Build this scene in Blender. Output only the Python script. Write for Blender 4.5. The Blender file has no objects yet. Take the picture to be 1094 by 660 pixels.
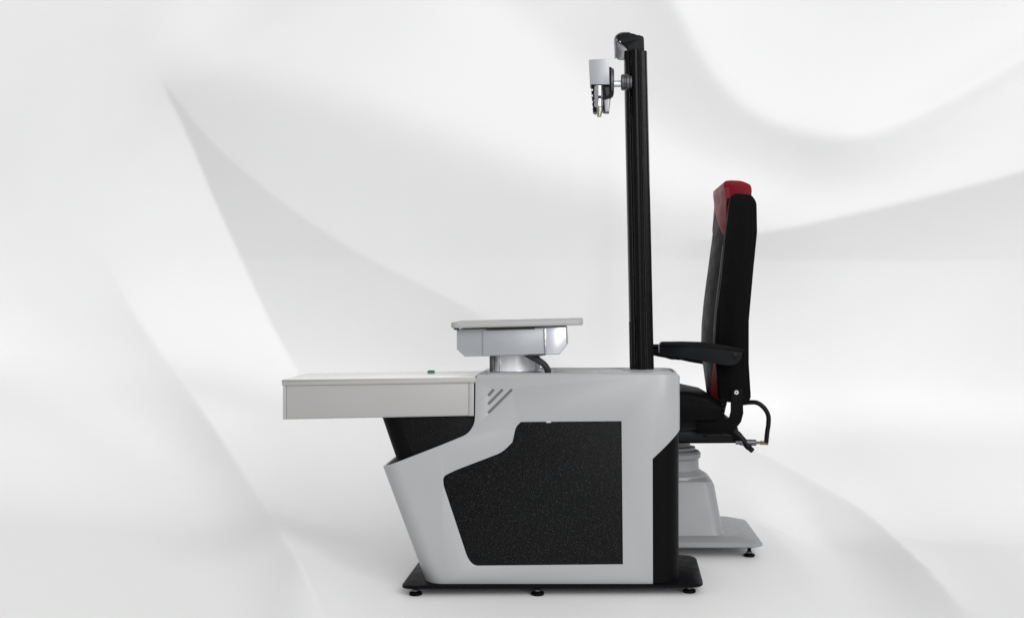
import bpy, bmesh, math, random
import numpy as np
from mathutils import Vector, Matrix
S = bpy.context.scene
COL = S.collection

# ------------------------------------------------------------------ camera
CAMH, CAMD, FPX, VX, HY = 1.05, 4.0, 1200.0, 625.0, 320.0   # eye height, distance, focal length (photo px), principal point
cam = bpy.data.cameras.new('camera'); co = bpy.data.objects.new('camera', cam); COL.objects.link(co)
co.location = (0, -CAMD, CAMH); co.rotation_euler = (math.pi/2, 0, 0)
cam.sensor_width = 36; cam.lens = 36*FPX/1094
cam.shift_x = (547-VX)/1094; cam.shift_y = (HY-330)/1094
cam.clip_start = .05; cam.clip_end = 200
S.camera = co

# ------------------------------------------------------------------ light: soft studio surround plus one big softbox, upper right
w = bpy.data.worlds.new('World'); S.world = w; w.use_nodes = True
nt = w.node_tree; bg = nt.nodes['Background']
tc = nt.nodes.new('ShaderNodeTexCoord'); sp = nt.nodes.new('ShaderNodeSeparateXYZ'); rp = nt.nodes.new('ShaderNodeValToRGB')
nt.links.new(tc.outputs['Generated'], sp.inputs[0])
mr = nt.nodes.new('ShaderNodeMapRange'); mr.inputs[1].default_value = -1; mr.inputs[2].default_value = 1
nt.links.new(sp.outputs['Z'], mr.inputs[0]); nt.links.new(mr.outputs[0], rp.inputs[0]); nt.links.new(rp.outputs[0], bg.inputs[0])
rp.color_ramp.elements[0].position = .40; rp.color_ramp.elements[0].color = (.62, .625, .63, 1)
rp.color_ramp.elements[1].position = .85; rp.color_ramp.elements[1].color = (1, 1, 1, 1)
bg.inputs[1].default_value = .63
def area(name, loc, target, size, power, col=(1, 1, 1)):
    l = bpy.data.lights.new(name, 'AREA'); l.shape = 'SQUARE'; l.size = size; l.energy = power; l.color = col
    o = bpy.data.objects.new(name, l); COL.objects.link(o); o.location = loc
    o.rotation_euler = (Vector(target)-Vector(loc)).to_track_quat('-Z', 'Y').to_euler(); return o
LDIR = Vector((.36, -.72, .36)).normalized()
area('softbox', Vector((0, 1.5, 1.2))+LDIR*24, (0, 1.5, 1.2), 14, 3650)
# tall narrow softbox beside the camera: the vertical sheen on column and cabinet front
st_ = area('strip_softbox', (.35, -4.6, 1.5), (.15, 0, 1.35), 1, 22)
st_.data.shape = 'RECTANGLE'; st_.data.size = .2; st_.data.size_y = 2.6
S.view_settings.view_transform = 'Standard'; S.view_settings.look = 'None'
S.view_settings.exposure = 0; S.view_settings.gamma = 1
S.render.engine = 'CYCLES'
S.render.resolution_x = 1024; S.render.resolution_y = 617

# ------------------------------------------------------------------ materials
def mat(name, col, rough=.5, metal=0, spec=.5, noise=0, nscale=40, bump=0, bscale=300, speck=None, coat=0):
    m = bpy.data.materials.new(name); m.use_nodes = True; n = m.node_tree; b = n.nodes['Principled BSDF']
    b.inputs['Base Color'].default_value = (*col, 1); b.inputs['Roughness'].default_value = rough
    b.inputs['Metallic'].default_value = metal; b.inputs['Specular IOR Level'].default_value = spec
    b.inputs['Coat Weight'].default_value = coat; b.inputs['Coat Roughness'].default_value = .15
    t = n.nodes.new('ShaderNodeTexCoord')
    if noise:
        a = n.nodes.new('ShaderNodeTexNoise'); a.inputs['Scale'].default_value = nscale; a.inputs['Detail'].default_value = 5
        n.links.new(t.outputs['Object'], a.inputs['Vector'])
        r = n.nodes.new('ShaderNodeMapRange'); r.inputs[1].default_value = .3; r.inputs[2].default_value = .7
        r.inputs[3].default_value = max(.02, rough-noise); r.inputs[4].default_value = min(1, rough+noise)
        n.links.new(a.outputs[0], r.inputs[0]); n.links.new(r.outputs[0], b.inputs['Roughness'])
        x = n.nodes.new('ShaderNodeMix'); x.data_type = 'RGBA'
        x.inputs[6].default_value = (*[c*(1-noise*.25) for c in col], 1); x.inputs[7].default_value = (*[min(1, c*(1+noise*.25)) for c in col], 1)
        n.links.new(a.outputs[0], x.inputs[0]); n.links.new(x.outputs[2], b.inputs['Base Color'])
    if speck:                                             # sparkle flakes in the laminate
        v = n.nodes.new('ShaderNodeTexNoise'); v.inputs['Scale'].default_value = speck; v.inputs['Detail'].default_value = 2
        v.inputs['Roughness'].default_value = .7
        n.links.new(t.outputs['Object'], v.inputs['Vector'])
        r = n.nodes.new('ShaderNodeValToRGB'); r.color_ramp.elements[0].position = .60; r.color_ramp.elements[1].position = .86
        r.color_ramp.elements[0].color = (*col, 1); r.color_ramp.elements[1].color = (.17, .175, .185, 1)
        n.links.new(v.outputs[0], r.inputs[0]); n.links.new(r.outputs[0], b.inputs['Base Color'])
    if bump:
        a = n.nodes.new('ShaderNodeTexNoise'); a.inputs['Scale'].default_value = bscale; a.inputs['Detail'].default_value = 3
        n.links.new(t.outputs['Object'], a.inputs['Vector'])
        u = n.nodes.new('ShaderNodeBump'); u.inputs['Strength'].default_value = bump; u.inputs['Distance'].default_value = .002
        n.links.new(a.outputs[0], u.inputs['Height']); n.links.new(u.outputs[0], b.inputs['Normal'])
    return m
M = {}
M['cloth'] = mat('white_satin', (.82, .82, .82), .55, spec=.25, noise=.05, nscale=6)
M['grey'] = mat('grey_powder_coat', (.345, .35, .358), .34, spec=.5, noise=.07, nscale=4, bump=.12, bscale=420)
M['traygrey'] = mat('warm_grey_powder_coat', (.355, .35, .34), .4, spec=.45, noise=.05, nscale=9, bump=.08, bscale=420)
M['traytop'] = mat('white_glossy_laminate', (.86, .86, .83), .16, spec=.5)
M['edge'] = mat('grey_edge_trim', (.36, .355, .35), .45, noise=.06, nscale=20)
M['alu'] = mat('brushed_aluminium', (.72, .73, .78), .3, metal=.8, noise=.015, nscale=60)
M['bluegrey'] = mat('blue_grey_metal', (.34, .352, .375), .38, metal=.25, spec=.5, noise=.05, nscale=20)
M['chrome'] = mat('polished_chrome', (.50, .50, .53), .2, metal=1, noise=.04, nscale=80)
M['pillar'] = mat('satin_pillar_metal', (.86, .87, .90), .36, metal=.25, noise=.05, nscale=30)
M['speckle'] = mat('black_speckled_laminate', (.002, .0022, .0026), .42, spec=.10, bump=.5, bscale=330, speck=330)
M['black'] = mat('black_powder_coat', (.003, .003, .0033), .5, spec=.05, noise=.06, nscale=30, bump=.15, bscale=500)
M['blackgloss'] = mat('black_anodised', (.0025, .0025, .003), .24, spec=.13, noise=.04, nscale=30, bump=.05, bscale=480)
M['baseplate'] = mat('black_plate_paint', (.004, .004, .005), .4, spec=.05, noise=.1, nscale=30, bump=.1)
M['leather'] = mat('black_leatherette', (.003, .003, .0035), .5, spec=.04, noise=.08, nscale=18, bump=.35, bscale=160)
M['leathergrey'] = mat('soft_black_leatherette', (.006, .006, .0057), .5, spec=.07, noise=.08, nscale=18, bump=.35, bscale=160)
M['red'] = mat('dark_red_leatherette', (.17, .005, .012), .44, spec=.14, noise=.08, nscale=18, bump=.3, bscale=160)
M['piping'] = mat('grey_piping', (.16, .155, .15), .5)
M['plastic'] = mat('black_plastic', (.005, .0055, .0065), .4, spec=.12, noise=.08, nscale=40, bump=.2)
M['rubber'] = mat('grey_rubber_hose', (.035, .037, .04), .6, spec=.25)
M['slot'] = mat('slot_grey', (.13, .13, .135), .6)
M['dark'] = mat('dark_gap', (.02, .02, .022), .7)
M['chairgrey'] = mat('chair_grey_moulding', (.24, .245, .255), .42, spec=.4, noise=.05, nscale=12, bump=.06)
M['brass'] = mat('dull_brass', (.22, .19, .12), .35, metal=.9)
M['steel'] = mat('dark_steel', (.11, .11, .115), .35, metal=.8, noise=.08, nscale=60)
M['green'] = mat('green_plastic', (.01, .16, .09), .3, noise=.05)
M['lens'] = mat('ivory_tip', (.36, .35, .31), .25, metal=.7)

# ------------------------------------------------------------------ helpers
def P(px, py, Y=0.):
    k = (CAMD+Y)/FPX
    return Vector(((px-VX)*k, Y, CAMH-(py-HY)*k))
def XZ(pts, Y=0.): return [(P(x, y, Y).x, P(x, y, Y).z) for x, y in pts]
def finish(bm, name, m, parent=None, smooth=True, ang=32):
    bmesh.ops.recalc_face_normals(bm, faces=bm.faces[:])
    if smooth:
        for f in bm.faces: f.smooth = True
        for e in bm.edges:
            if len(e.link_faces) != 2 or e.calc_face_angle(0) > math.radians(ang): e.smooth = False
    me = bpy.data.meshes.new(name); bm.to_mesh(me); bm.free()
    o = bpy.data.objects.new(name, me); COL.objects.link(o); me.materials.append(m)
    if parent is not None: o.parent = parent
    return o
def empty(name, loc, label, cat, group=None):
    o = bpy.data.objects.new(name, None); COL.objects.link(o); o.location = loc; o.empty_display_size = .1
    o['label'] = label; o['category'] = cat
    if group: o['group'] = group
    return o
def adopt(root):        # children are built in world coordinates
    bpy.context.view_layer.update()
    for c in root.children: c.matrix_parent_inverse = root.matrix_world.inverted()
def arcpoly(pts):       # (x, y) or (x, y, r): rounds the corners that have a radius
    out = []; n = len(pts)
    for i, p in enumerate(pts):
        if len(p) == 2 or p[2] == 0: out.append((p[0], p[1])); continue
        c = Vector(p[:2]); a = (Vector(pts[i-1][:2])-c); b = (Vector(pts[(i+1) % n][:2])-c)
        r = min(p[2], a.length*.49, b.length*.49); A = c+a.normalized()*r; B = c+b.normalized()*r
        for k in range(7):
            t = k/6; q = A*(1-t)**2+c*2*t*(1-t)+B*t*t; out.append((q.x, q.y))
    return out
def bm_prism(bm, xz, y0, y1, bev=0, seg=2):
    a = [bm.verts.new((x, y0, z)) for x, z in xz]; b = [bm.verts.new((x, y1, z)) for x, z in xz]
    n = len(xz); fs = [bm.faces.new(a), bm.faces.new(b[::-1])]
    for i in range(n): fs.append(bm.faces.new((a[i], b[i], b[(i+1) % n], a[(i+1) % n])))
    if bev:
        es = list(fs[0].edges)+list(fs[1].edges)
        bmesh.ops.bevel(bm, geom=es, offset=bev, segments=seg, affect='EDGES', profile=.5)
def prism(name, pts, y0, y1, m, parent=None, bev=.002, seg=2, Yt=None, ang=32):
    bm = bmesh.new(); bm_prism(bm, XZ(arcpoly(pts), y0 if Yt is None else Yt), y0, y1, bev, seg)
    return finish(bm, name, m, parent, ang=ang)
def loft(bm, rings, caps=True):
    R = [[bm.verts.new(p) for p in r] for r in rings]; n = len(R[0])
    for a, b in zip(R, R[1:]):
        for i in range(n): bm.faces.new((a[i], a[(i+1) % n], b[(i+1) % n], b[i]))
    if caps: bm.faces.new(R[0][::-1]); bm.faces.new(R[-1])
def rrect(x0, x1, y0, y1, rl, rr, z, n=10):
    out = []
    for cx, cy, r, a0 in ((x1-rr, y0+rr, rr, -90), (x1-rr, y1-rr, rr, 0), (x0+rl, y1-rl, rl, 90), (x0+rl, y0+rl, rl, 180)):
        for k in range(n+1):
            a = math.radians(a0+90*k/n); out.append((cx+r*math.cos(a), cy+r*math.sin(a), z))
    return out
def box(name, x0, x1, y0, y1, z0, z1, m, parent=None, bev=.003, seg=2):
    bm = bmesh.new(); r = bmesh.ops.create_cube(bm, size=1)
    for v in bm.verts: v.co = ((x0+x1)/2+v.co.x*(x1-x0), (y0+y1)/2+v.co.y*(y1-y0), (z0+z1)/2+v.co.z*(z1-z0))
    if bev: bmesh.ops.bevel(bm, geom=bm.edges[:], offset=bev, segments=seg, affect='EDGES', profile=.5)
    return finish(bm, name, m, parent)
def bm_tube(bm, pts, r, n=14, caps=True):
    pts = [Vector(p) for p in pts]; rs = r if isinstance(r, (list, tuple)) else [r]*len(pts)
    rings = []; up = None
    for i, p in enumerate(pts):
        d = (pts[min(i+1, len(pts)-1)]-pts[max(i-1, 0)])
        if d.length < 1e-9: d = Vector((0, 0, 1))
        d.normalize()
        if up is None: up = d.orthogonal().normalized()
        up = (up-d*up.dot(d)).normalized(); s = d.cross(up)
        rings.append([p+(up*math.cos(2*math.pi*k/n)+s*math.sin(2*math.pi*k/n))*rs[i] for k in range(n)])
    loft(bm, rings, caps)
def tube(name, pts, r, m, parent=None, n=14, ang=40):
    bm = bmesh.new(); bm_tube(bm, pts, r, n); return finish(bm, name, m, parent, ang=ang)
def lathe(name, c, prof, m, parent=None, n=40, sx=1, sy=1, ang=32, axis='Z'):   # prof: (radius, height)
    bm = bmesh.new(); rings = []
    for r, h in prof:
        ring = []
        for k in range(n):
            a = 2*math.pi*k/n; u, v = r*math.cos(a)*sx, r*math.sin(a)*sy
            ring.append({'Z': (c[0]+u, c[1]+v, c[2]+h), 'X': (c[0]+h, c[1]+u, c[2]+v), 'Y': (c[0]+u, c[1]+h, c[2]+v)}[axis])
        rings.append(ring)
    loft(bm, rings); return finish(bm, name, m, parent, ang=ang)
def smooth_path(pts, n=8):
    pts = [Vector(p) for p in pts]; out = []
    for i in range(len(pts)-1):
        p0, p1, p2, p3 = pts[max(i-1, 0)], pts[i], pts[i+1], pts[min(i+2, len(pts)-1)]
        for k in range(n):
            t = k/n; out.append(.5*((2*p1)+(p2-p0)*t+(2*p0-5*p1+4*p2-p3)*t*t+(3*p1-p0-3*p2+p3)*t**3))
    return out+[pts[-1]]
def boolean(o, cutter, op):
    md = o.modifiers.new('b', 'BOOLEAN'); md.object = cutter; md.operation = op; md.solver = 'EXACT'
    dg = bpy.context.evaluated_depsgraph_get(); dg.update()
    me = bpy.data.meshes.new_from_object(o.evaluated_get(dg)); o.modifiers.clear()
    old = o.data; o.data = me; bpy.data.meshes.remove(old)
    bpy.data.objects.remove(cutter)
def resharp(o, bev=0, ang=32):
    if bev:
        md = o.modifiers.new('v', 'BEVEL'); md.width = bev; md.segments = 2; md.limit_method = 'ANGLE'; md.angle_limit = math.radians(50); md.harden_normals = False
        dg = bpy.context.evaluated_depsgraph_get(); dg.update()
        me = bpy.data.meshes.new_from_object(o.evaluated_get(dg)); o.modifiers.clear(); o.data = me
    bm = bmesh.new(); bm.from_mesh(o.data)
    bmesh.ops.dissolve_degenerate(bm, dist=1e-5, edges=bm.edges[:])
    for f in bm.faces: f.smooth = True
    for e in bm.edges: e.smooth = not (len(e.link_faces) != 2 or e.calc_face_angle(0) > math.radians(ang))
    bm.to_mesh(o.data); bm.free()

# ------------------------------------------------------------------ setting: one draped white satin sheet, floor sweeping up into a wall
Y0, FL, RC, WALL = -2.2, 3.5, 1.3, 2.5          # floor from Y0, length FL, curve radius RC, wall height above the curve
ARC = RC*math.pi/2; UX = 12.0; VT = FL+ARC+WALL
def crease(QX, QY, pts, right, left, wr, wl, fade=60, soft=2.0, taper=(0, 0)):
    """a fold line: brightness 'right' on its right-hand side (walking along it), 'left' on the other, dying out over wr / wl"""
    pts = [Vector(p) for p in smooth_path([(a, b, 0) for a, b in pts], 6)]
    best = np.full(QX.shape, 1e9); sd = np.zeros(QX.shape); al = np.zeros(QX.shape); L = 0
    tot = sum((b-a).length for a, b in zip(pts, pts[1:]))
    for a, b in zip(pts, pts[1:]):
        d = b-a; l = d.length
        if l < 1e-6: continue
        dx, dy = d.x/l, d.y/l; px, py = QX-a.x, QY-a.y
        t = np.clip(px*dx+py*dy, 0, l); ex, ey = px-t*dx, py-t*dy; dd = np.hypot(ex, ey)
        m = dd < best; best = np.where(m, dd, best); sd = np.where(m, np.where(dx*py-dy*px > 0, 1, -1)*dd, sd)   # image y is down: positive = right-hand side
        raw = px*dx+py*dy; al = np.where(m, L+t+np.where((t <= 0) | (t >= l), raw-t, 0), al); L += l
    e0 = np.clip(al/max(taper[0], 1)+ (1 if taper[0] == 0 else 0), 0, 1); e1 = np.clip((tot-al)/max(taper[1], 1)+(1 if taper[1] == 0 else 0), 0, 1)
    e = e0*e0*(3-2*e0)*e1*e1*(3-2*e1)
    s = 1/(1+np.exp(-np.clip(sd/soft, -40, 40)))
    return e*(s*right*np.exp(-(np.maximum(sd, 0)/wr)**1.5)+(1-s)*left*np.exp(-(np.maximum(-sd, 0)/wl)**1.5))
def pattern(QX, QY):       # light and dark of the folds, each fold a line with its own reach
    G = np.zeros(QX.shape)
    # left crease, running down from a point
    G += crease(QX, QY, [(163, 72), (200, 145), (230, 215), (260, 282), (284, 335), (310, 385), (345, 450), (380, 520)], .022, -.085, 120, 170, soft=.9, taper=(50, 190))
    G += crease(QX, QY, [(163, 72), (225, 150), (300, 215), (370, 263), (430, 295), (495, 328), (560, 365), (620, 397), (690, 425)], -.030, .018, 110, 60, soft=.9, taper=(40, 160))
    # lower left long crease
    G += crease(QX, QY, [(100, 250), (140, 330), (210, 430), (270, 530), (340, 658), (400, 770)], -.075, .030, 95, 120, soft=1.2, taper=(170, 60))
    G += crease(QX, QY, [(-80, 360), (0, 425), (110, 490), (210, 560), (300, 660)], .03, -.02, 130, 120, soft=22, taper=(60, 40))
    # broad bright roll across the top centre
    G += crease(QX, QY, [(120, 20), (230, 75), (360, 105), (480, 145), (600, 190), (760, 225), (900, 205)], -.035, .055, 130, 90, soft=16, taper=(90, 120))
    G += crease(QX, QY, [(470, -60), (560, 20), (640, 90), (740, 160), (850, 195), (980, 180)], .035, -.03, 60, 60, soft=14, taper=(60, 120))
    # bright hollow top right
    G += crease(QX, QY, [(690, -60), (722, 10), (762, 80), (807, 122), (865, 143), (930, 146), (1000, 118), (1094, 66), (1200, 0)], -.04, .05, 60, 150, soft=4)
    G += crease(QX, QY, [(860, 190), (960, 160), (1040, 128), (1110, 95), (1200, 45)], -.0, .035, 60, 40, soft=8, taper=(100, 0))
    # long crease to the right of the chair back
    G += crease(QX, QY, [(700, 262), (820, 249), (930, 226), (1020, 204), (1094, 184), (1250, 140)], -.085, .02, 190, 90, soft=1.4, taper=(140, 0))
    # ray out from the chair
    G += crease(QX, QY, [(700, 430), (805, 482), (867, 518), (927, 553), (1000, 620), (1060, 700)], -.055, .045, 150, 34, soft=1.2, taper=(90, 150))
    G += crease(QX, QY, [(860, 400), (950, 490), (1030, 560), (1110, 620), (1220, 700)], -.03, .028, 90, 110, soft=20, taper=(90, 0))
    G += crease(QX, QY, [(-60, 120), (20, 300), (60, 420)], -.01, -.03, 60, 160, soft=20, taper=(40, 60))
    G += .032*np.clip((400-QX)/547, -1.5, 1.5)          # slow side-to-side bow shaped into the sheet to offset its brighter right
    # tilt shaped into the sheet to darken its over-bright curve on the right
    G += -.050*np.exp(-((QY-425)/95)**2)*np.clip((QX-300)/500, 0, 1.2)
    return G
def drape(NU, NV, prev=None):
    us = np.linspace(-6.6, -6.6+UX, NU); vs = np.linspace(0, VT, NV); U, V = np.meshgrid(us, vs)
    th = np.clip((V-FL)/RC, 0, math.pi/2)
    BY = Y0+np.minimum(V, FL)+RC*np.sin(th); BZ = RC*(1-np.cos(th))+np.maximum(0, V-FL-ARC)
    NY, NZ = -np.sin(th), np.cos(th); old = 0
    if prev is not None:                      # fold lines follow the relief found so far (bilinear)
        h0 = prev; n0, m0 = h0.shape; fi = np.linspace(0, n0-1.001, NV); fj = np.linspace(0, m0-1.001, NU)
        i0, j0 = fi.astype(int), fj.astype(int); a, b = (fi-i0)[:, None], (fj-j0)[None, :]
        old = (h0[i0][:, j0]*(1-a)*(1-b)+h0[i0+1][:, j0]*a*(1-b)+h0[i0][:, j0+1]*(1-a)*b+h0[i0+1][:, j0+1]*a*b)
    PYY, PZZ = BY+NY*old, BZ+NZ*old
    dep = np.maximum(PYY+CAMD, .8); QX = VX+U*FPX/dep; QY = HY-(PZZ-CAMH)*FPX/dep
    G = pattern(QX, QY)
    LX = .42; LV = -.72*np.cos(th)+.36*np.sin(th)            # the light seen along the sheet: across it, and up it
    wu = np.clip(np.minimum(U-us[0], us[-1]-U)/1.0, 0, 1)*np.clip((VT-V)/.35, 0, 1)*np.clip(V/1.2, 0, 1)
    AMP = 4.3; du, dv = UX/(NU-1), VT/(NV-1); LAM = .015; e_ = np.clip((FL+2.3-V)/3.0, 0, 1); EPS = .012+.22*e_*e_*(3-2*e_)
    B = -(G-.004)*AMP*wu*(1-.25*e_)
    gu = lambda h: (np.roll(h, -1, 1)-h)/du; gv = lambda h: (np.roll(h, -1, 0)-h)/dv
    gut = lambda h: (np.roll(h, 1, 1)-h)/du; gvt = lambda h: (np.roll(h, 1, 0)-h)/dv
    def Dop(h): return LX*gu(h)+LV*gv(h)
    def Dt(r): return gut(LX*r)+gvt(LV*r)
    def Aop(h): a, b_ = gu(h), gv(h); return Dt(LX*a+LV*b_)+LAM*(gut(a)+gvt(b_))+EPS*h
    KU = (2-2*np.cos(2*math.pi*np.fft.fftfreq(NU)))/du**2; KV = (2-2*np.cos(2*math.pi*np.fft.fftfreq(NV)))/dv**2
    K2 = LX**2*KU[None, :]+.30*KV[:, None]; K2 = K2+LAM*(KU[None, :]+KV[:, None])+.03
    K2 = K2[:, :NU//2+1]
    pre = lambda r: np.fft.irfft2(np.fft.rfft2(r)/K2, s=r.shape)
    Hh = np.zeros_like(B); r_ = Dt(B); z_ = pre(r_); p_ = z_.copy(); rz = (r_*z_).sum()
    for it in range(18):
        Ap = Aop(p_); al_ = rz/(p_*Ap).sum(); Hh += al_*p_; r_ -= al_*Ap; z_ = pre(r_); n_ = (r_*z_).sum(); p_ = z_+p_*(n_/rz); rz = n_
    Hh -= np.median(Hh)
    flat = np.clip((FL+1.3-V)/1.6, 0, 1); flat = flat*flat*(3-2*flat)
    nearx = np.clip((U+1.10)/.42, 0, 1)*np.clip((1.25-U)/.42, 0, 1); nearx = nearx*nearx*(3-2*nearx)
    Hh *= 1-flat*nearx
    Hh += .0025*np.sin(U*3.1+V*1.7)*(1-flat*nearx)

    return U, BY, BZ, NY, NZ, Hh
res = drape(250, 166); res = drape(250, 166, res[5]); res = drape(250, 166, res[5])
NU, NV = 1250, 830
U, BY, BZ, NY, NZ, Hh = drape(NU, NV, res[5])
co3 = np.stack([U, BY+NY*Hh, BZ+NZ*Hh], -1).reshape(-1, 3)
ii = (np.arange(NV-1)[:, None]*NU+np.arange(NU-1)[None, :]).ravel()
quads = np.stack([ii, ii+1, ii+NU+1, ii+NU], -1)
me = bpy.data.meshes.new('backdrop'); me.vertices.add(len(co3)); me.vertices.foreach_set('co', co3.astype(np.float32).ravel())
me.loops.add(quads.size); me.loops.foreach_set('vertex_index', quads.astype(np.int32).ravel())
me.polygons.add(len(quads)); me.polygons.foreach_set('loop_start', (np.arange(len(quads))*4).astype(np.int32))
me.update(calc_edges=True); me.validate(); me.polygons.foreach_set('use_smooth', np.ones(len(me.polygons), bool))
me.materials.append(M['cloth'])
bd = bpy.data.objects.new('backdrop', me); COL.objects.link(bd); bd['kind'] = 'structure'
bd['label'] = 'white satin sheet with soft folds behind and under the machine'

# ================================================================== the examination unit
unit = empty('ophthalmic_unit', (-.15, .2, 0), 'grey and black ophthalmic examination desk with tall black column and side tray', 'examination unit')
W = .35
zt = P(0, 400, 0).z; zb = P(0, 623.4, 0).z
def xl(z):       # slanted lower left end
    t = (P(0, 500, 0).z-z)/(P(0, 500, 0).z-P(0, 622, 0).z); return P(407, 500, .03).x*(1-t)+P(452.5, 622, .03).x*t
XR = P(726.5, 430, .07).x
def cab(inset, z0, z1, rl=.075, rr=.085):
    bm = bmesh.new(); loft(bm, [rrect(xl(z0)+inset, XR-inset, inset, W-inset, rl-inset, rr-inset, z0, 14),
                               rrect(xl(z1)+inset, XR-inset, inset, W-inset, rl-inset, rr-inset, z1, 14)]); return bm
shell = finish(cab(0, zb, zt), 'cabinet_shell', M['grey'])
SH = [(511, 400, 0), (508, 404.5, 0), (507.6, 440, 0), (507.2, 452, 12), (500, 463.5, 9), (470, 475.8, 0), (405, 501, 0), (380, 510, 0), (440, 640, 0),
      (697.6, 640, 0), (697.2, 490, 0), (728, 461, 0), (732, 440, 0), (732, 408, 0), (726.5, 401.5, 0), (722, 398.5, 0), (722, 390, 0), (511, 390, 0)]
WIN = [(556.5, 450.5, 0), (664, 449.7, 0), (665.5, 602.5, 0), (506, 604, 7), (499.5, 596, 6), (474, 519, 0), (472.8, 509, 8), (486, 502.3, 7), (537, 482.8, 12), (547.5, 472, 0), (551, 456, 10)]
def cut(pts, y0, y1):
    bm = bmesh.new(); bm_prism(bm, XZ(arcpoly(pts), 0), y0, y1); return finish(bm, 'c', M['grey'], smooth=False)
boolean(shell, cut(SH, -.2, .6), 'INTERSECT')
boolean(shell, finish(cab(.012, zb-.05, zt-.010), 'c', M['grey'], smooth=False), 'DIFFERENCE')
boolean(shell, cut(WIN, -.05, .05), 'DIFFERENCE')
def capsule(x0, y0, x1, y1, r):
    a = Vector((x0, y0)); b = Vector((x1, y1)); d = (b-a).normalized(); n = Vector((-d.y, d.x)); out = []
    for c, s in ((b, 0), (a, 1)):
        for k in range(9):
            t = math.pi*(k/8)+(math.pi if s else 0); q = c+n*math.cos(t)*r+d*math.sin(t)*r; out.append((q.x, q.y, 0))
    return out
SL = [(522.3, 421.8, 526.6, 416.8), (522.3, 430.8, 536, 416.8), (522.3, 440.3, 546, 416.8)]
for s in SL: boolean(shell, cut(capsule(*s, 1.45), -.05, .008), 'DIFFERENCE')
resharp(shell, .0012); shell.parent = unit
for s in SL: prism('vent_slot', capsule(*s, 1.62), .004, .0085, M['slot'], shell, bev=0, Yt=0)
# recessed top plate details
ztop = zt
box('top_cover', P(640, 0, .17).x, P(722, 0, .17).x-.02, .07, W-.07, ztop, ztop+.003, M['grey'], shell, bev=.0012)
box('cable_hatch', P(592, 0, .17).x, P(632, 0, .17).x, .09, W-.08, ztop, ztop+.0025, M['edge'], shell, bev=.001)
rim = bmesh.new()
outer = rrect(P(523, 0, .17).x, XR-.012, .014, W-.014, .02, .075, ztop-.004); inner = rrect(P(523, 0, .17).x+.008, XR-.020, .022, W-.022, .014, .068, ztop-.004)
rings = [outer, [(x, y, ztop+.0045) for x, y, z in outer], [(x, y, ztop+.0045) for x, y, z in inner], inner]
loft(rim, rings+[outer], caps=False); bmesh.ops.remove_doubles(rim, verts=rim.verts[:], dist=1e-5)
finish(rim, 'top_rim', M['grey'], shell)
# black infill in the window, black body behind
prism('front_panel', [(x+(.6 if x < 560 else -.6), y+(.6 if y < 520 else -.6), r) for x, y, r in WIN], .0035, .009, M['speckle'], unit, bev=.0006, Yt=0)
box('magnetic_catch', P(583.5, 0, 0).x, P(588.5, 0, 0).x, -.0008, .006, P(0, 451.4, 0).z, P(0, 449.6, 0).z, mat('catch_pale', (.5, .44, .44), .4), unit, bev=.0004)
bm = bmesh.new(); z0, z1 = zb+.002, P(0, 478, 0).z
ys = .003
zhi = P(0, 455, 0).z
loft(bm, [rrect(P(692, 0, 0).x, XR-.004, ys, W-ys, .004, .082, z0, 14), rrect(P(692, 0, 0).x, XR-.004, ys, W-ys, .004, .082, zhi, 14)])
ec = finish(bm, 'end_cover', M['black'], unit)
# inner body that carries the tray: speckled sides, plain rounded nose
sup = [(424.5, 446, 0), (520, 444, 0), (520, 520, 0), (452, 520, 0)]
prism('support_body', sup, .018, W-.018, M['speckle'], unit, bev=.001, Yt=.018)
nose = bmesh.new()
def nx(py): return P(407.2+(py-447)*.348, py, .05).x
def n2(py): return P(424.5+(py-446)*.371, py, .018).x
loft(nose, [rrect(nx(520), n2(520)+.004, .0165, W-.0165, .055, .002, P(0, 520, .0165).z, 12), rrect(nx(446), n2(446)+.004, .0165, W-.0165, .055, .002, P(0, 444.5, .0165).z, 12)])
finish(nose, 'support_nose', M['black'], unit)

# base plate and levelling feet
bp = bmesh.new()
def plate(z, i=0):
    A = [(-.652, -.032), (.422, -.012), (.438, .455), (-.640, .47)]; rr = [.04, .05, .07, .05]
    cx = sum(a[0] for a in A)/4; cy = sum(a[1] for a in A)/4
    pts = [(a[0]-math.copysign(i, a[0]-cx), a[1]-math.copysign(i, a[1]-cy), r) for a, r in zip(A, rr)]
    return [(x, y, z) for x, y in arcpoly(pts)]
loft(bp, [plate(.0275, .003), plate(.030, 0), plate(.037, 0), plate(.0395, .003)])
base = finish(bp, 'base_plate', M['baseplate'], unit, ang=50)
def foot(parent, x, y, top, m1=None):
    f = lathe('levelling_foot', (x, y, 0), [(.008, 0), (.0215, .0005), (.0235, .004), (.0225, .010), (.013, .013), (.008, .0145), (.0075, top)], M['black'], parent, n=24)
    lathe('foot_nut', (x, y, 0), [(.004, .0146), (.0125, .0147), (.0125, .0205), (.004, .0206)], M['steel'], f, n=6, ang=20)
for x, y in ((-.603, .0), (P(574.5, 0, 0).x, .0), (.375, .035), (-.59, .42), (0., .42), (.39, .41)): foot(base, x, y, .029)

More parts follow.
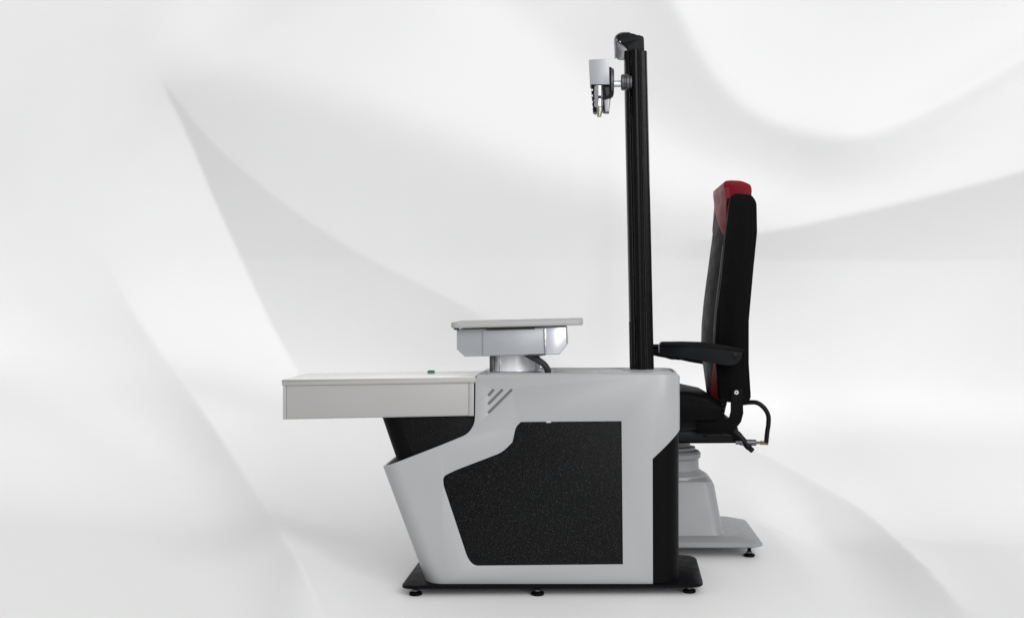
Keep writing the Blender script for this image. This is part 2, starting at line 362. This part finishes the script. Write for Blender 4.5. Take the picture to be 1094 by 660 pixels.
# side tray
tl = [(302.6, 408, 0), (506.3, 405, 0), (506, 444, 0), (302.6, 448, 0)]
TD = .335
tray = prism('side_table', tl, .004, TD, M['traygrey'], unit, bev=.0015, Yt=0)
prism('front_fascia', [(306.2, 411.2, 0), (500.6, 408.4, 0), (500.6, 443.2, 0), (306.2, 447, 0)], .0012, .01, M['traygrey'], tray, bev=.001, Yt=0)
prism('corner_trim', [(501.2, 408.0, 0), (506.3, 408.0, 0), (506.1, 444, 0), (501.2, 444.1, 0)], -.001, .02, M['grey'], tray, bev=.001, Yt=0)
prism('corner_trim', [(302.2, 411.0, 0), (305.7, 411.0, 0), (305.7, 447.4, 0), (302.3, 448, 0)], -.0005, .02, M['traygrey'], tray, bev=.001, Yt=0)
tt = bmesh.new()
def tp(h, i=0):
    A = [(301.4, 0.), (507.6, 0.)]
    zl = lambda px: P(0, 405.6+(px-301)*(403.0-405.6)/206, 0).z
    a, b = P(301.4, 0, 0).x, P(508.2, 0, 0).x
    return [(a+i, -.004+i, zl(301)+h), (b-i, -.004+i, zl(507)+h), (b-i, TD+.004-i, zl(507)+h), (a+i, TD+.004-i, zl(301)+h)]
loft(tt, [tp(-.0195, .001), tp(-.0185), tp(-.002), tp(0, .002)])
top = finish(tt, 'tray_rim', M['edge'], tray, ang=60)
bm = bmesh.new(); loft(bm, [tp(-.001, .0055), tp(.0012, .0055), tp(.0018, .0065)]); finish(bm, 'tray_top', M['traytop'], tray)
# small green switch on the tray
gb = P(460.6, 398.5, .26)
bm = bmesh.new(); loft(bm, [rrect(gb.x-.013, gb.x+.013, .25, .272, .008, .008, P(0, 404.2, 0).z, 6), rrect(gb.x-.014, gb.x+.014, .249, .273, .009, .009, P(0, 404.2, 0).z+.010, 6), rrect(gb.x-.010, gb.x+.010, .253, .269, .007, .007, P(0, 404.2, 0).z+.013, 6)])
finish(bm, 'push_button', M['green'], tray)['label'] = 'small green push button'

# instrument table on its pillar
PY = .19
pil = bmesh.new()
pl, pr = P(523, 0, PY-.055).x, P(570.5, 0, PY-.055).x
loft(pil, [rrect(pl, pr, PY-.07, PY+.07, .068, .068, ztop-.01, 14), rrect(pl, pr, PY-.07, PY+.07, .068, .068, P(0, 377, .12).z, 14)])
pillar = finish(pil, 'table_pillar', M['pillar'], unit)
x = P(533.8, 0, .118).x; box('pillar_seam', x-.0025, x+.0025, PY-.064, PY-.04, ztop, P(0, 378, .12).z, M['chrome'], pillar, bev=.001)
x = P(525.5, 0, .12).x; box('pillar_rail', x-.009, x+.008, PY-.0655, PY+.05, ztop, P(0, 378, .12).z, M['steel'], pillar, bev=.002)
x = P(574, 0, .2).x; box('pillar_rail', x-.009, x+.009, PY+.0, PY+.06, ztop, P(0, 378, .2).z, M['bluegrey'], pillar, bev=.002)
lathe('pillar_collar', ((pl+pr)/2, PY, ztop), [(.0, 0), (.105, 0), (.107, .003), (.104, .0045), (0, .0045)], M['alu'], pillar, n=48, sy=.92)
carr = prism('table_carriage', [(488, 352, 0), (604.5, 348.5, 0), (605.8, 368.5, 0), (597.5, 378.5, 0), (496.5, 381, 0), (488, 373, 0)], .036, .31, M['bluegrey'], unit, bev=.0015)
prism('carriage_cover', [(516, 352.6, 0), (580.5, 350.8, 0), (581.5, 378, 0), (516, 379.8, 0)], .028, .036, M['bluegrey'], carr, bev=.0015)
prism('end_plate', [(581.6, 350.4, 0), (604.2, 349, 0), (605.2, 368.3, 0), (597.2, 377.8, 0), (581.8, 378.3, 0)], .031, .036, M['alu'], carr, bev=.0015)
prism('edge_strip', [(580.9, 351, 0), (583, 351, 0), (583.4, 378, 0), (581.6, 378, 0)], .0255, .036, M['chrome'], carr, bev=.001)
prism('slide_gap', [(520, 350.3, 0), (571, 348.9, 0), (571, 351.6, 0), (520, 352.9, 0)], .026, .05, M['dark'], carr, bev=0)
prism('slide_stop', [(484.5, 350.0, 0), (489.5, 350.0, 0), (489.5, 352.6, 0), (485, 352.2, 0)], .03, .06, M['dark'], carr, bev=0)
prism('cable_clamp', [(563, 377.6, 0), (582.5, 376.6, 0), (582.5, 379.5, 0), (566, 381, 0)], .03, .08, M['dark'], carr, bev=.001)
tb = bmesh.new()
def tz(px, py): return P(px, py, 0).z
def tring(h, i, top):
    xs = (P(481, 0, 0).x+i, P(622.6, 0, 0).x-i); r = rrect(xs[0], xs[1], -.002+i, .34-i, .03, .03, 0, 8)
    out = []
    for X, Y, _ in r:
        t = (X-xs[0])/(xs[1]-xs[0]); py = (344.3*(1-t)+341.0*t) if top else (350.7*(1-t)+347.3*t)
        out.append((X, Y, P(0, py, 0).z+h))
    return out
loft(tb, [tring(0, .004, False), tring(.0015, .001, False), tring(.004, 0, False), tring(-.004, 0, True), tring(-.0012, .0012, True), tring(0, .005, True)])
finish(tb, 'instrument_tabletop', M['edge'], unit, ang=60)
# ribbed cable hose from carriage to desk
path = smooth_path([P(560, 376, .06), P(567, 380.5, .058), P(574, 384, .06), P(581, 389, .07), P(585, 395, .09), P(585.5, 401, .12)], 10)
tube('cable_hose', path, [.0108+.0014*(k % 2) for k in range(len(path))], M['rubber'], unit, n=16)

# column: extruded profile with grooves, leaning very slightly as in the photograph
cw = P(699, 0, .19).x-P(674, 0, .19).x; CX0 = P(686.6, 396, .19).x; CX1 = P(679.3, 52, .19).x; cz0 = ztop-.02; cz1 = P(0, 54, .19).z
prof = [(0, .012), (.05, .003), (.15, .002), (.165, .007), (.20, .007), (.215, .001), (.25, -.009), (.31, -.0155), (.38, -.019), (.45, -.020), (.52, -.019), (.59, -.0155), (.65, -.009), (.68, 0), (.69, .004), (.735, .004), (.745, .001), (.88, .002), (.955, .006), (1, .016),
        (1, .084), (.95, .092), (.05, .092), (0, .084)]
def cring(z):
    t = (z-cz0)/(cz1-cz0); cx = CX0*(1-t)+CX1*t-.004*math.sin(math.pi*t)*0
    return [(cx+(u-.5)*cw*(1-.03*t), .19+y, z) for u, y in prof]
bm = bmesh.new(); loft(bm, [cring(cz0), cring(cz1)]); column = finish(bm, 'column', M['blackgloss'], unit, ang=28)
# cable duct on the lower left flank of the column
prism('cable_duct', [(672.6, 343, 2), (675.5, 343, 0), (677.5, 399, 0), (673.6, 399, 0)], .20, .27, M['black'], column, bev=.001)
lathe('column_collar', (P(686.6, 0, .235).x, .235, ztop), [(.0, 0), (.078, 0), (.08, .0045), (.076, .006), (0, .006)], M['grey'], column, n=48)
# column head with hanging lamp hook
head = [(672.5, 60, 0), (672.0, 50, 0), (664.5, 45.5, 6), (660, 42.0, 0), (659.5, 39.2, 5), (664, 35.6, 4), (670, 35.0, 0), (678, 36.4, 3), (683.2, 39.0, 0), (686.6, 38.2, 2.5), (688.0, 41, 0), (688.6, 60, 0)]
hd = prism('column_cap', head, .195, .275, M['plastic'], unit, bev=.004, seg=3)
hp = smooth_path([P(673, 36.4, .22), P(664, 36.6, .22), P(659, 39, .22), P(656.9, 42.4, .22), P(657.2, 47, .22), P(657.6, 60, .22)], 8)
bm = bmesh.new(); rings = []
for p in hp: rings.append(p)
th_ = .004
pts2 = []
for i, p in enumerate(rings):
    d = (rings[min(i+1, len(rings)-1)]-rings[max(i-1, 0)]).normalized(); nn = Vector((-d.z, 0, d.x)); pts2.append((p+nn*th_/2, p-nn*th_/2))
poly = [(a.x, a.z) for a, b in pts2]+[(b.x, b.z) for a, b in pts2[::-1]]
bm_prism(bm, poly, .20, .27); hk = finish(bm, 'lamp_hood', M['steel'], hd)
prism('hood_plate', [(657.6, 43.5, 0), (661, 43.0, 0), (671.5, 50.5, 0), (671.5, 56, 0), (666.5, 64.3, 0), (661, 64.4, 3), (658, 61.5, 0)], .206, .212, M['steel'], hd, bev=.001)
prism('hood_glint', [(660.2, 41.2, 0), (664, 42.4, 0), (664.2, 45.2, 0), (662.0, 45.6, 0)], .200, .2055, M['chrome'], hd, bev=.001)

# projector lamp head clamped to the column
LY = .16
arm = tube('lamp_arm', [P(653, 90, LY+.03), P(672, 89.5, LY+.03)], .0125, M['alu'], unit, n=20)
lathe('clamp_knob', P(663.4, 88.3, LY+.03), [(.0, 0), (.026, 0), (.030, .003), (.030, .012), (.027, .014), (.027, .018), (.031, .021), (.031, .030), (.026, .034), (.026, .04), (0, .04)], M['steel'], arm, n=18, axis='X', ang=25)
lathe('mount_disc', P(652.2, 87.5, LY+.03), [(.0, 0), (.046, 0), (.049, .002), (.049, .010), (.046, .0125), (0, .0125)], M['steel'], arm, n=32, axis='X')
prism('mount_bracket', [(650.5, 71.8, 0), (653, 71.8, 0), (655.3, 75.5, 0), (655.5, 101.5, 0), (652, 104.5, 0), (650, 104.5, 0)], LY+.01, LY+.05, M['plastic'], arm, bev=.001)
lh = prism('lamp_housing', [(629.3, 63.9, 0), (650.6, 62.8, 0), (651.2, 90.3, 0), (630.6, 90.3, 0)], LY-.012, LY+.07, M['bluegrey'], unit, bev=.0015)
prism('lamp_body', [(631.4, 90.4, 0), (652, 90.4, 0), (652.5, 104, 0), (651, 119, 0), (645, 119, 0), (643, 116, 0), (636, 120.3, 0), (633.6, 118.5, 0)], LY, LY+.06, M['plastic'], lh, bev=.0015)
c = P(639.6, 103.5, LY-.004)
lathe('lens_tube', (c.x, LY+.004, P(0, 115, LY).z), [(0, 0), (.0155, 0), (.0185, .004), (.0185, .030), (.0172, .032), (.0172, .036), (.0188, .038), (.0188, .076), (.0165, .081), (0, .081)], M['chrome'], lh, n=28)
lathe('set_screw', (P(640.6, 0, LY).x, LY-.018, P(0, 104.5, LY).z), [(0, 0), (.0055, 0), (.0062, .002), (.0062, .008), (0, .008)], M['dark'], lh, n=14, axis='Y')
tube('lamp_tip', [P(640.2, 113.5, LY+.004), P(640.6, 118, LY+.004), P(640.0, 124.9, LY+.0)], [.0125, .0125, .0075], M['lens'], lh, n=18)
for yy in (95.5, 101.5, 108.5, 114): prism('heat_fin', [(631.6, yy, 0), (633.4, yy, 0), (633.4, yy+1.7, 0), (631.7, yy+1.7, 0)], LY-.003, LY+.01, M['chrome'], lh, bev=0)
prism('side_cover', [(645.6, 107, 0), (651.3, 105.5, 0), (651.1, 119.6, 0), (646.5, 119.2, 0)], LY-.003, LY, M['bluegrey'], lh, bev=.001)
prism('side_cover', [(646, 93.5, 0), (650.5, 93, 0), (650.8, 100.5, 0), (648, 103.5, 0)], LY-.003, LY, M['rubber'], lh, bev=.001)

# ================================================================== the patient chair
chair = empty('patient_chair', (.39, .8, 0), 'black patient chair with red headrest on grey pedestal behind the desk', 'chair')
YN, YF = .55, 1.05; YC = .8; cx = P(722, 0, YC).x
# moulded base
cb = bmesh.new()
def cr(x0, x1, y0, y1, r, z): return rrect(x0, x1, y0, y1, r, r, z, 8)
bx0, bx1 = cx-.33, P(815.5, 0, .56).x
loft(cb, [cr(bx0+.012, bx1-.012, .552, 1.045, .04, .045), cr(bx0, bx1, .54, 1.055, .045, .050), cr(bx0, bx1, .54, 1.055, .045, .058), cr(bx0+.008, bx1-.010, .548, 1.045, .04, .068), cr(bx0+.05, bx1-.075, .585, 1.015, .04, .084)])
cbase = finish(cb, 'chair_base', M['chairgrey'], chair, ang=24)
pd = bmesh.new()
def zz(py, Y): return P(0, py, Y).z
loft(pd, [cr(cx-.21, P(776, 0, .62).x, .60, 1.00, .05, .078), cr(cx-.20, P(773, 0, .62).x, .605, .995, .05, .098), cr(cx-.155, P(763.5, 0, .68).x, .655, .945, .05, zz(519, .66)),
          cr(cx-.148, P(761.5, 0, .68).x, .662, .938, .05, zz(515, .66)), cr(cx-.135, P(757, 0, .68).x, .68, .92, .05, zz(511.5, .68))])
finish(pd, 'pedestal_cover', M['chairgrey'], chair, ang=24)
k = (CAMD+.7)/FPX
def R(px): return (px-722)*4.72/FPX
zf = lambda py: P(0, py, .70).z
lathe('pedestal_column', (cx, YC, 0), [(0, zf(512)), (R(756), zf(512)), (R(755), zf(509)), (R(750), zf(506)), (R(747), zf(504)), (R(746.5), zf(493)), (R(748.6), zf(491)), (R(749), zf(486.5)), (R(747), zf(484)),
       (R(743), zf(483)), (R(743), zf(480)), (R(737.5), zf(479.5)), (R(737.5), zf(470)), (0, zf(470))], M['chairgrey'], chair, n=48)
for x, y in ((P(801, 0, .585).x, .60), (bx0+.07, .60), (P(801, 0, .585).x-.02, .99), (bx0+.07, .99)): foot(cbase, x, y, .05)
# seat frame, cushion
fr = prism('seat_frame', [(640, 450, 0), (784, 449, 4), (790, 459, 3), (787, 474, 0), (640, 475, 0)], .585, 1.015, M['speckle'], chair, bev=.003, Yt=.56)
prism('slide_rail', [(640, 461.5, 0), (786, 461.5, 0), (792, 466, 0), (789, 471.5, 0), (640, 471, 0)], .567, .585, M['plastic'], fr, bev=.002, Yt=.56)
prism('rail_strip', [(752, 464.5, 0), (782, 464.5, 0), (784, 466.5, 0), (752, 466.8, 0)], .5605, .567, M['blackgloss'], fr, bev=.001, Yt=.56)
st = bmesh.new()
bm_prism(st, XZ(arcpoly([(612, 428, 12), (620, 419, 8), (700, 418, 0), (735, 418, 0), (758, 423, 0), (772, 431, 0), (777, 439, 5), (770, 448.8, 5), (620, 449.5, 8)]), .56), .56, 1.04, .028, 4)
seat = finish(st, 'seat', M['leather'], chair, ang=50)
# backrest
side = [(780, 211, 3), (785.5, 206.6, 2.5), (803, 208.0, 4), (808.3, 216, 4), (808.9, 248, 0), (804.8, 289, 0), (800, 343, 0), (800, 388, 0), (802.4, 427, 3), (794, 431.5, 3), (771, 428.5, 3), (768, 424, 0), (764.6, 386, 0), (763.8, 362, 0), (765.5, 335, 0), (770.6, 300, 0), (774.6, 256, 0)]
back = prism('backrest', side, .55, .605, M['leather'], chair, bev=.010, seg=3, Yt=.55, ang=60)
tube('seam', smooth_path([P(803.5, 222, .55)+Vector((0, .0005, 0)), P(803.8, 250, .55), P(800, 290, .55), P(795.2, 345, .55), P(795, 388, .55), P(796.6, 424, .55)], 6), .0022, M['leathergrey'], back, n=8)
s2 = prism('side_bolster', side, .995, 1.05, M['leather'], back, bev=.010, seg=3, Yt=.55, ang=60)
core = prism('back_shell', [(784, 212, 0), (800, 212, 0), (804, 248, 0), (800, 289, 0), (796, 343, 0), (796, 388, 0), (796, 424, 0), (772, 424, 0), (768, 386, 0), (767.5, 362, 0), (769, 335, 0), (774, 300, 0), (778, 256, 0)], .60, 1.0, M['leather'], back, bev=.004, Yt=.55, ang=60)
# front of the back: a black cushion bulging between the bolsters, red headrest above, red insets below
CY0, CY1 = .603, .997
FPX_ = [(200, 773.0), (214, 775.2), (230, 775.4), (256, 774.2), (290, 770.6), (325, 766.2), (350, 764.0), (372, 763.6), (392, 765.4), (410, 767.8), (426, 770.4)]
def front(py, y, off=0.):                      # point on the front surface of the back
    t = (y-CY0)/(CY1-CY0); k_ = (CAMD+CY0)/FPX
    px = np.interp(py, [a[0] for a in FPX_], [a[1] for a in FPX_])
    bl = np.interp(py, [200, 222, 262, 300, 430], [.000, .015, .027, .031, .031])
    z = CAMH-(py-HY)*k_
    return Vector(((px-VX)*k_-bl*(1-abs(2*t-1)**2.4)-off, y, z))
def sheet(name, lo, hi, ya, yb, m, parent, off=0., depth=.03, ny=20, nz=24):
    """a padded panel on that surface between picture heights lo(y) and hi(y)"""
    bm = bmesh.new(); rows = []
    for j in range(ny+1):
        y = ya+(yb-ya)*j/ny; e = min(1, 6*min(j, ny-j)/ny)
        row = [front(lo(y)+(hi(y)-lo(y))*i/nz, y, off-.005*(1-e)-(.004 if i in (0, nz) else 0)) for i in range(nz+1)]
        rows.append(row+[Vector((p.x+depth, p.y, p.z)) for p in row[::-1]])
    loft(bm, rows); return finish(bm, name, m, parent, ang=60)
mid = (CY0+CY1)/2; qn = lambda y: min(1, max(0, 1-abs(y-mid)/(mid-CY0)))      # 0 at the bolsters, 1 in the middle
sheet('back_cushion', lambda y: 212, lambda y: 426, CY0, CY1, M['leathergrey'], back, ny=28, nz=48)
tube('piping', [front(py, CY0+.0015, .0035) for py in range(262, 376, 6)], .0028, M['piping'], back, n=8)
for ya, yb in ((CY0+.001, CY0+.12), (CY1-.12, CY1-.001)):
    n_ = 12; bm = bmesh.new(); rows = []
    for j in range(n_+1):
        y = ya+(yb-ya)*j/n_; q = abs((y-(CY0 if ya < .7 else CY1)))/.12
        row = [front(376+50*q**.8+(426.5-376-50*q**.8)*i/10, y, .0018) for i in range(11)]
        rows.append(row+[Vector((p.x+.012, p.y, p.z)) for p in row[::-1]])
    loft(bm, rows); finish(bm, 'red_inset', M['red'], back, ang=60)
hb = bmesh.new()
hpf = [(792, 240, 0), (776.6, 240, 0), (775.8, 214, 0), (773.2, 200, 0), (773.4, 193.6, 3), (780, 192.8, 0), (792, 193.2, 4), (802.0, 197.5, 4), (803.2, 203, 3), (801.5, 225, 0)]
bm_prism(hb, XZ(arcpoly(hpf), CY0+.004), CY0+.002, CY1-.002, .007, 3)
hr = finish(hb, 'headrest', M['red'], chair, ang=60)
sheet('headrest_wing', lambda y: 200, lambda y: 256.5-32*qn(y)**.8, CY0+.0005, CY1-.0005, M['red'], hr, off=.0035, depth=.02)
# armrests
for (ya, nm) in ((.485, 1), (1.065, 2)):
    dz = 0 if nm == 1 else .034                     # the far armrest hangs a little lower
    apts = [(704.3, 368.5, 0), (707, 365.8, 2), (730, 365.8, 0), (752, 366.4, 0), (776, 369.8, 0), (793, 373.6, 0), (792.5, 381, 2), (788.5, 388, 4), (781, 390.4, 4), (770, 389.2, 0), (752, 386.2, 0), (740, 383.5, 0), (736.5, 382.6, 0), (735, 383.4, 0), (729, 383.2, 0), (716, 379, 0), (704.5, 377.8, 2)]
    bm = bmesh.new(); bm_prism(bm, [(x, z-dz) for x, z in XZ(arcpoly(apts), .49)], ya, ya+.055, .004, 2); ar = finish(bm, 'armrest', M['plastic'], chair, ang=50)
    ppt = [(703.8, 370, 0), (706.5, 365.2, 2), (730, 365.0, 0), (752, 365.6, 0), (776, 369.0, 0), (794, 372.8, 1), (793.5, 376, 1), (776, 373.0, 0), (752, 370.2, 0), (730, 369.6, 0)]
    bm = bmesh.new(); bm_prism(bm, [(x, z-dz) for x, z in XZ(arcpoly(ppt), .49)], ya-.006, ya+.061, .005, 3); finish(bm, 'arm_pad', M['leathergrey'], ar, ang=50)
    pc = P(785, 380, .485); yo = ya-.003 if nm == 1 else ya+.055
    lathe('pivot_bolt', (pc.x, yo, pc.z), [(0, 0), (.009, 0), (.011, .001), (.011, .004), (0, .004)], M['plastic'], ar, n=20, axis='Y')
    tube('pivot_pin', [(pc.x, .53, pc.z), (pc.x, .57, pc.z)] if nm == 1 else [(pc.x, 1.03, pc.z), (pc.x, 1.08, pc.z)], .014, M['steel'], ar)
# hinge bracket with bolt
for ya in (.538, 1.052):
    br = prism('hinge_bracket', [(780.6, 415, 2.5), (793, 414.5, 2.5), (793.8, 441, 0), (791.5, 450, 0), (786, 457, 0), (779, 460.6, 0), (768, 462, 0), (745, 462, 0), (745, 450.5, 0), (768, 451.5, 0), (775.5, 449, 0), (779.3, 445, 0), (780.8, 439, 0)], ya, ya+.010, M['black'], chair, bev=.0015, Yt=.55, ang=50)
    q = P(786.8, 419, ya); s = -1 if ya < .8 else 1; yo = ya if ya < .8 else ya+.010
    b = lathe('hinge_bolt', (q.x, yo-.003 if s < 0 else yo, q.z), [(0, 0), (.0082, 0), (.0088, .001), (.0088, .003), (0, .003)], M['alu'], br, n=24, axis='Y')
    lathe('bolt_socket', (q.x, yo-.0036 if s < 0 else yo+.003, q.z), [(0, 0), (.0038, 0), (.0038, .0006), (0, .0006)], M['dark'], b, n=6, axis='Y')
# levers, gas fitting and hose
tube('recline_lever', smooth_path([P(772, 458, .575), P(783, 460.5, .56), P(791, 467, .552), P(799, 476.5, .55), P(804.3, 481.6, .55)], 6), [.015]*12+[.0135]*8+[.011]*4+[.009], M['plastic'], chair, n=14)
tube('release_cylinder', [P(786, 472.4, .552), P(790, 472.2, .552), P(790.2, 472.2, .552), P(807.5, 472.6, .552), P(808, 472.6, .552)], [.0085, .0085, .0125, .0125, .010], M['steel'], chair, n=18)
tube('brass_fitting', [P(808, 472.6, .552), P(812, 472.8, .552), P(812.2, 472.8, .552), P(820.6, 473.2, .552)], [.006, .006, .0085, .0085], M['brass'], chair, n=6, ang=20)
tube('hydraulic_hose', smooth_path([P(793, 430.5, .58), P(801, 429.6, .57), P(809, 430.2, .56), P(816, 435.2, .555), P(820.6, 443, .553), P(821.0, 452, .552), P(819.6, 462, .552), P(818.6, 473, .552)], 8), .0095, M['rubber'] if False else M['plastic'], chair, n=16)

for r in (unit, chair): adopt(r)
